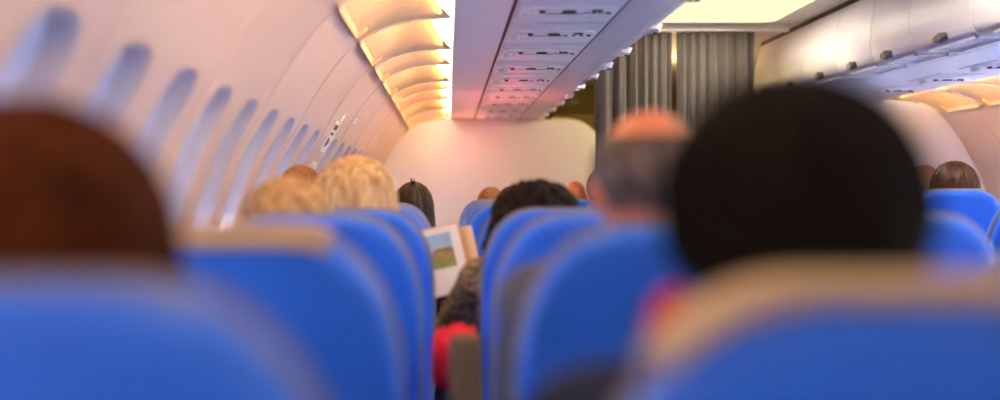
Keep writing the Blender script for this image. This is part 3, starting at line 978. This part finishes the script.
def hair_mesh(name, m, style, wide=1.0, length=.14, vol=.016, seed=0, front=52, curl=0.0, back=116):
    """hair in head coordinates of the seated figure; azimuth 0 is the back of the head"""
    rnd = random.Random(seed)
    na, nu = 132, 34
    cx, cy, cz = 0, -.006, 1.145
    rx, ry, rz = (.080 + vol) * wide, .098 + vol, .103 + vol
    colr = [rnd.uniform(-1, 1) for _ in range(na)]
    cols = []
    for i in range(na):
        a = 2 * PI * i / na; aa = abs((a + PI) % (2 * PI) - PI)          # 0 back .. pi front
        ad = math.degrees(aa)
        s = max(0, min(1, (ad - 82) / 45)); s = s * s * (3 - 2 * s)
        hem = back * (1 - s) + front * s
        drape = length * (1 - max(0, min(1, (ad - 95) / 30))) if style == 'long' else 0
        drape *= 1 + .10 * rnd.uniform(-1, 1)
        ridge = .0028 * colr[i] + .005 * noise.noise(Vector((math.cos(a) * 4, math.sin(a) * 4, seed)))
        col = []
        for j in range(nu + 1):
            u = j / nu
            if style == 'long' and drape > 0:
                arc = 90 / 57.3 * .11; tot = arc + drape; q = u * tot
                if q <= arc: phi = q / arc * PI / 2; dz = 0
                else: phi = PI / 2; dz = q - arc
                if dz: fl = 1 + .12 * min(1, dz / .12) * 1 - .25 * max(0, dz - .16)
                else: fl = 1
            else:
                phi = math.radians(hem) * u; dz = 0; fl = 1
            k = math.sin(phi)
            rr = ridge * min(1, k * 1.6)
            x = cx + math.sin(a) * k * (rx + rr) * fl
            y = cy - math.cos(a) * k * (ry + rr) * (fl if dz == 0 else (1 + (fl - 1) * .3))
            z = cz + math.cos(phi) * rz - dz
            p = Vector((x, y, z))
            if curl:
                d = (p - Vector((cx, cy, cz - dz))).normalized()
                p += d * curl * (noise.noise(p * 34 + Vector((seed, 0, 0))) + .6 * noise.noise(p * 70)) * min(1, .35 + k)
            col.append(p)
        cols.append(col)
    mb = MB()
    n = len(cols)
    # skin the columns, crown to hem, then a short return under the hem
    rows = [[cols[i][j] for i in range(n)] for j in range(nu + 1)]
    c = Vector((cx, cy, 0))
    rows.append([Vector((c.x + (p.x - c.x) * .86, c.y + (p.y - c.y) * .86, p.z + .004)) for p in rows[-1]])
    rows.append([Vector((c.x + (p.x - c.x) * .80, c.y + (p.y - c.y) * .80, p.z + .03)) for p in rows[-2]])
    mb.loops(rows, True, True, False)
    # separate strands lying on the surface
    if not curl:
        for q in range(150 if style == 'long' else 90):
            i = rnd.randrange(n); i2 = (i + rnd.choice((-2, -1, 0, 1, 2))) % n
            j0 = rnd.randrange(0, 8); j1 = nu - rnd.randrange(0, 4) if style == 'long' else nu - rnd.randrange(0, 8)
            pts = []; rs = []
            for j in range(j0, j1 + 1, 3):
                w = (j - j0) / max(1, j1 - j0)
                p = cols[i][j].lerp(cols[i2][j], w)
                d = Vector((p.x - cx, p.y - cy, (p.z - cz) * .6)); d.normalize()
                pts.append(p + d * .0012); rs.append(.0028 * math.sin(PI * (.08 + .86 * w)) + .0006)
            if len(pts) > 2: mb.tube(pts, rs, 5)
    return mb.mesh(name, m, angle=80)


def make_person(label, x, d, top, skin, hair=None, shirt='cloth_grey', reader=False, rz=0.0, tiltx=0.0):
    s = (Z0 + top) / (1.262 if hair is not None else 1.247)
    p = thing('person', label, 'person', (x, d, 0), rz)
    p.scale = (s, s, s); p.rotation_euler = (0, 0, rz)
    put('body', ME_BODY_R if reader else ME_BODY, p, (0, 0, 0), M[skin])
    put('eyes', ME_EYES, p)
    if reader: put('tweed_coat', ME_COAT_R, p)
    else: put('shirt', ME_SHIRT, p, (0, 0, 0), M[shirt])
    put('trousers', ME_TROUS, p)
    if hair is not None: put('hair', hair, p)
    return p


HD = .215      # head centre ahead of the seat's top edge
make_person('person with long auburn hair behind the large blue window-side seat', -.355, rowd(1) + HD, .070, 'skin',
            hair_mesh('hair', M['h_auburn'], 'long', 1.22, .24, .024, 1), 'cloth_navy')
man = make_person('person with short black hair filling the view, red scarf around the neck', .286, rowd(1) + HD - .01, .100, 'skin_tan',
                  hair_mesh('hair', M['h_black'], 'short', 1.15, 0, .014, 2, front=48, back=122), 'cloth_navy')
mb = MB(); pts = []
mb.loops([[((.098 + .024 * math.cos(b)) * math.cos(a), .0 + (.092 + .024 * math.cos(b)) * math.sin(a), 1.034 + .042 * math.sin(b) + .006 * math.sin(5 * a)) for b in [2 * PI * k / 12 for k in range(12)]]
          for a in [2 * PI * k / 40 for k in range(41)]], True, False, False)
put('scarf', mb.mesh('scarf', M['pinkred']), man)

bald = make_person('person bald on top with grey hair at the sides, behind the black-haired head', .315, rowd(2) + HD, .132, 'skin_warm', None, 'cloth_grey')
# horseshoe of hair around the bald crown
mb = MB(); rows = []
for j in range(9):
    u = j / 8; r_ = []
    for k in range(61):
        a = math.radians(-125 + 250 * k / 60)
        phi = math.radians(56 + 64 * u)
        t = .010 * math.sin(PI * min(1, u + .12)) + .003 * noise.noise(Vector((k * .8, j, 3)))
        r_.append((math.sin(a) * math.sin(phi) * (.077 + t), -.008 - math.cos(a) * math.sin(phi) * (.094 + t), 1.145 + math.cos(phi) * (.100 + t)))
    rows.append(r_)
mb.loops(rows, False)
put('hair', mb.mesh('hair', M['h_grey'], angle=80), bald)

make_person('person with darker honey-blonde hair over the window-side seat, below the arched windows', -.367, rowd(3) + HD - .02, .034, 'skin',
            hair_mesh('hair', M['h_blonde'], 'long', 1.12, .16, .018, 3), 'cloth_cream')
make_person('person with tall light-blonde straight hair in front of the partition', -.280, rowd(4) + HD, .106, 'skin',
            hair_mesh('hair', M['h_blonde2'], 'long', 1.2, .24, .022, 4), 'cloth_cream')
make_person('person with short tan-brown hair leaning to the window wall, mostly hidden', -.552, rowd(5) + HD, .108, 'skin',
            hair_mesh('hair', M['h_tan'], 'short', .95, 0, .010, 5), 'cloth_grey')
clip_p = make_person('person with sleek dark brown hair and a small clip on the crown', -.155, rowd(6) + HD, .052, 'skin',
                     hair_mesh('hair', M['h_brown'], 'long', .98, .26, .012, 6), 'cloth_navy')
mb = MB(); mb.box(-.012, .012, -.07, -.045, 1.250, 1.263, .004); mb.tube([(-.006, -.055, 1.255), (-.008, -.06, 1.277)], [.005, .003], 8); mb.tube([(.004, -.055, 1.255), (.005, -.06, 1.272)], [.005, .003], 8)
put('hair_clip', mb.mesh('hair_clip', M['dark']), clip_p)
reader = make_person('person with big dark curly hair in a tweed coat reading the open book', .268, rowd(4) + HD, .028, 'skin',
                     hair_mesh('hair', M['h_curl'], 'long', 1.34, .20, .028, 8, curl=.020), reader=True)
make_person('person with light brown hair just showing above the far middle seats by the partition', .285, rowd(9) + HD, .040, 'skin',
            hair_mesh('hair', M['h_tan'], 'short', 1, 0, .014, 9), 'cloth_grey')
make_person('person with brown hair just showing beside the curly dark hair', .375, rowd(8) + HD, .040, 'skin',
            hair_mesh('hair', M['h_chest'], 'short', 1, 0, .012, 10), 'cloth_grey')
make_person('person with a small bald head above the curly dark hair', .90, 7.47 + HD, .088, 'skin_warm', None, 'cloth_cream')
make_person('person with dark grey hair at the aisle below the curtain edge', .93, rowd(8) + HD, .15, 'skin_tan',
            hair_mesh('hair', M['cloth_grey'], 'short', 1.05, 0, .016, 12, back=125), 'cloth_grey')
make_person('person with chestnut hair above the blue seat across the aisle', 2.25, rowd(6) + HD - .04, .142, 'skin',
            hair_mesh('hair', M['h_chest'], 'long', 1.0, .12, .013, 13), 'cloth_navy')
make_person('person with a bald brown head half hidden by the black-haired head', 2.48, rowd(7) + HD, .150, 'skin_tan', None, 'cloth_grey')

# ------------------------------------------------------------------ book in the reader's hands
bk = thing('book', 'open book with a landscape picture on its white page, held in the gap between seats', 'book', (-.016, 3.80, Z0 - .234))
bk.scale = (1.14, 1.14, 1.14); bk.rotation_euler = (math.radians(-8), math.radians(-13), 0)
mb = MB(); mb.loops([[(x, y, z) for x, z in ((-.075, -.11), (.070, -.11), (.070, .106), (-.075, .106))] for y in (.012, .016)]); mb.build('cover', M['buff'], bk, smooth=False)
mb = MB()
mb.loops([[(-.070 + .135 * u, .011 - .010 * math.sin(PI * u) , z) for u in [k / 10 for k in range(11)]] + [(.065, .0125, z), (-.07, .0125, z)] for z in (-.105, .102)])
mb.build('left_page', M['paper'], bk, smooth=False)
mb = MB()
mb.loops([[(.070 + .038 * u, .014 + .022 * u - .01 * math.sin(PI * u), z) for u in [k / 8 for k in range(9)]] + [(.108, .042, z), (.07, .020, z)] for z in (-.112, .088)])
mb.build('right_page', M['buff'], bk, smooth=False)
mb = MB()
us = [.16 + .64 * k / 10 for k in range(11)]
ys = [.011 - .010 * math.sin(PI * u) - .0008 for u in us]
mb.loops([[(-.070 + .135 * u, y, z) for u, y in zip(us, ys)] + [(-.070 + .135 * u, y + .0005, z) for u, y in zip(us[::-1], ys[::-1])] for z in (-.026, .082)])
mb.build('printed_picture', M['print'], bk, smooth=False)
# ------------------------------------------------------------------ red folded blanket on the armrest behind the reader
mb = MB()
n = 40
def bl_loop(y, s):
    out = []
    for k in range(n):
        a = 2 * PI * k / n
        x = .060 * abs(math.cos(a)) ** .55 * (1 if math.cos(a) > 0 else -1) * s
        z = .064 * abs(math.sin(a)) ** .55 * (1 if math.sin(a) > 0 else -1) * s + .006 * math.sin(9 * a + y * 20)
        out.append((.020 + x, y, z + .005 * math.sin(y * 40 + x * 30)))
    return out
mb.loops([bl_loop(2.86 + .36 * k / 14, (1 - abs(2 * k / 14 - 1) ** 6 * .5)) for k in range(15)])
bo = mb.build('blanket', M['red'], angle=60)
bo.location = (0, -.34, .742)
tag(bo, 'folded red fleece blanket in the gap behind the taupe armrest', 'blanket')
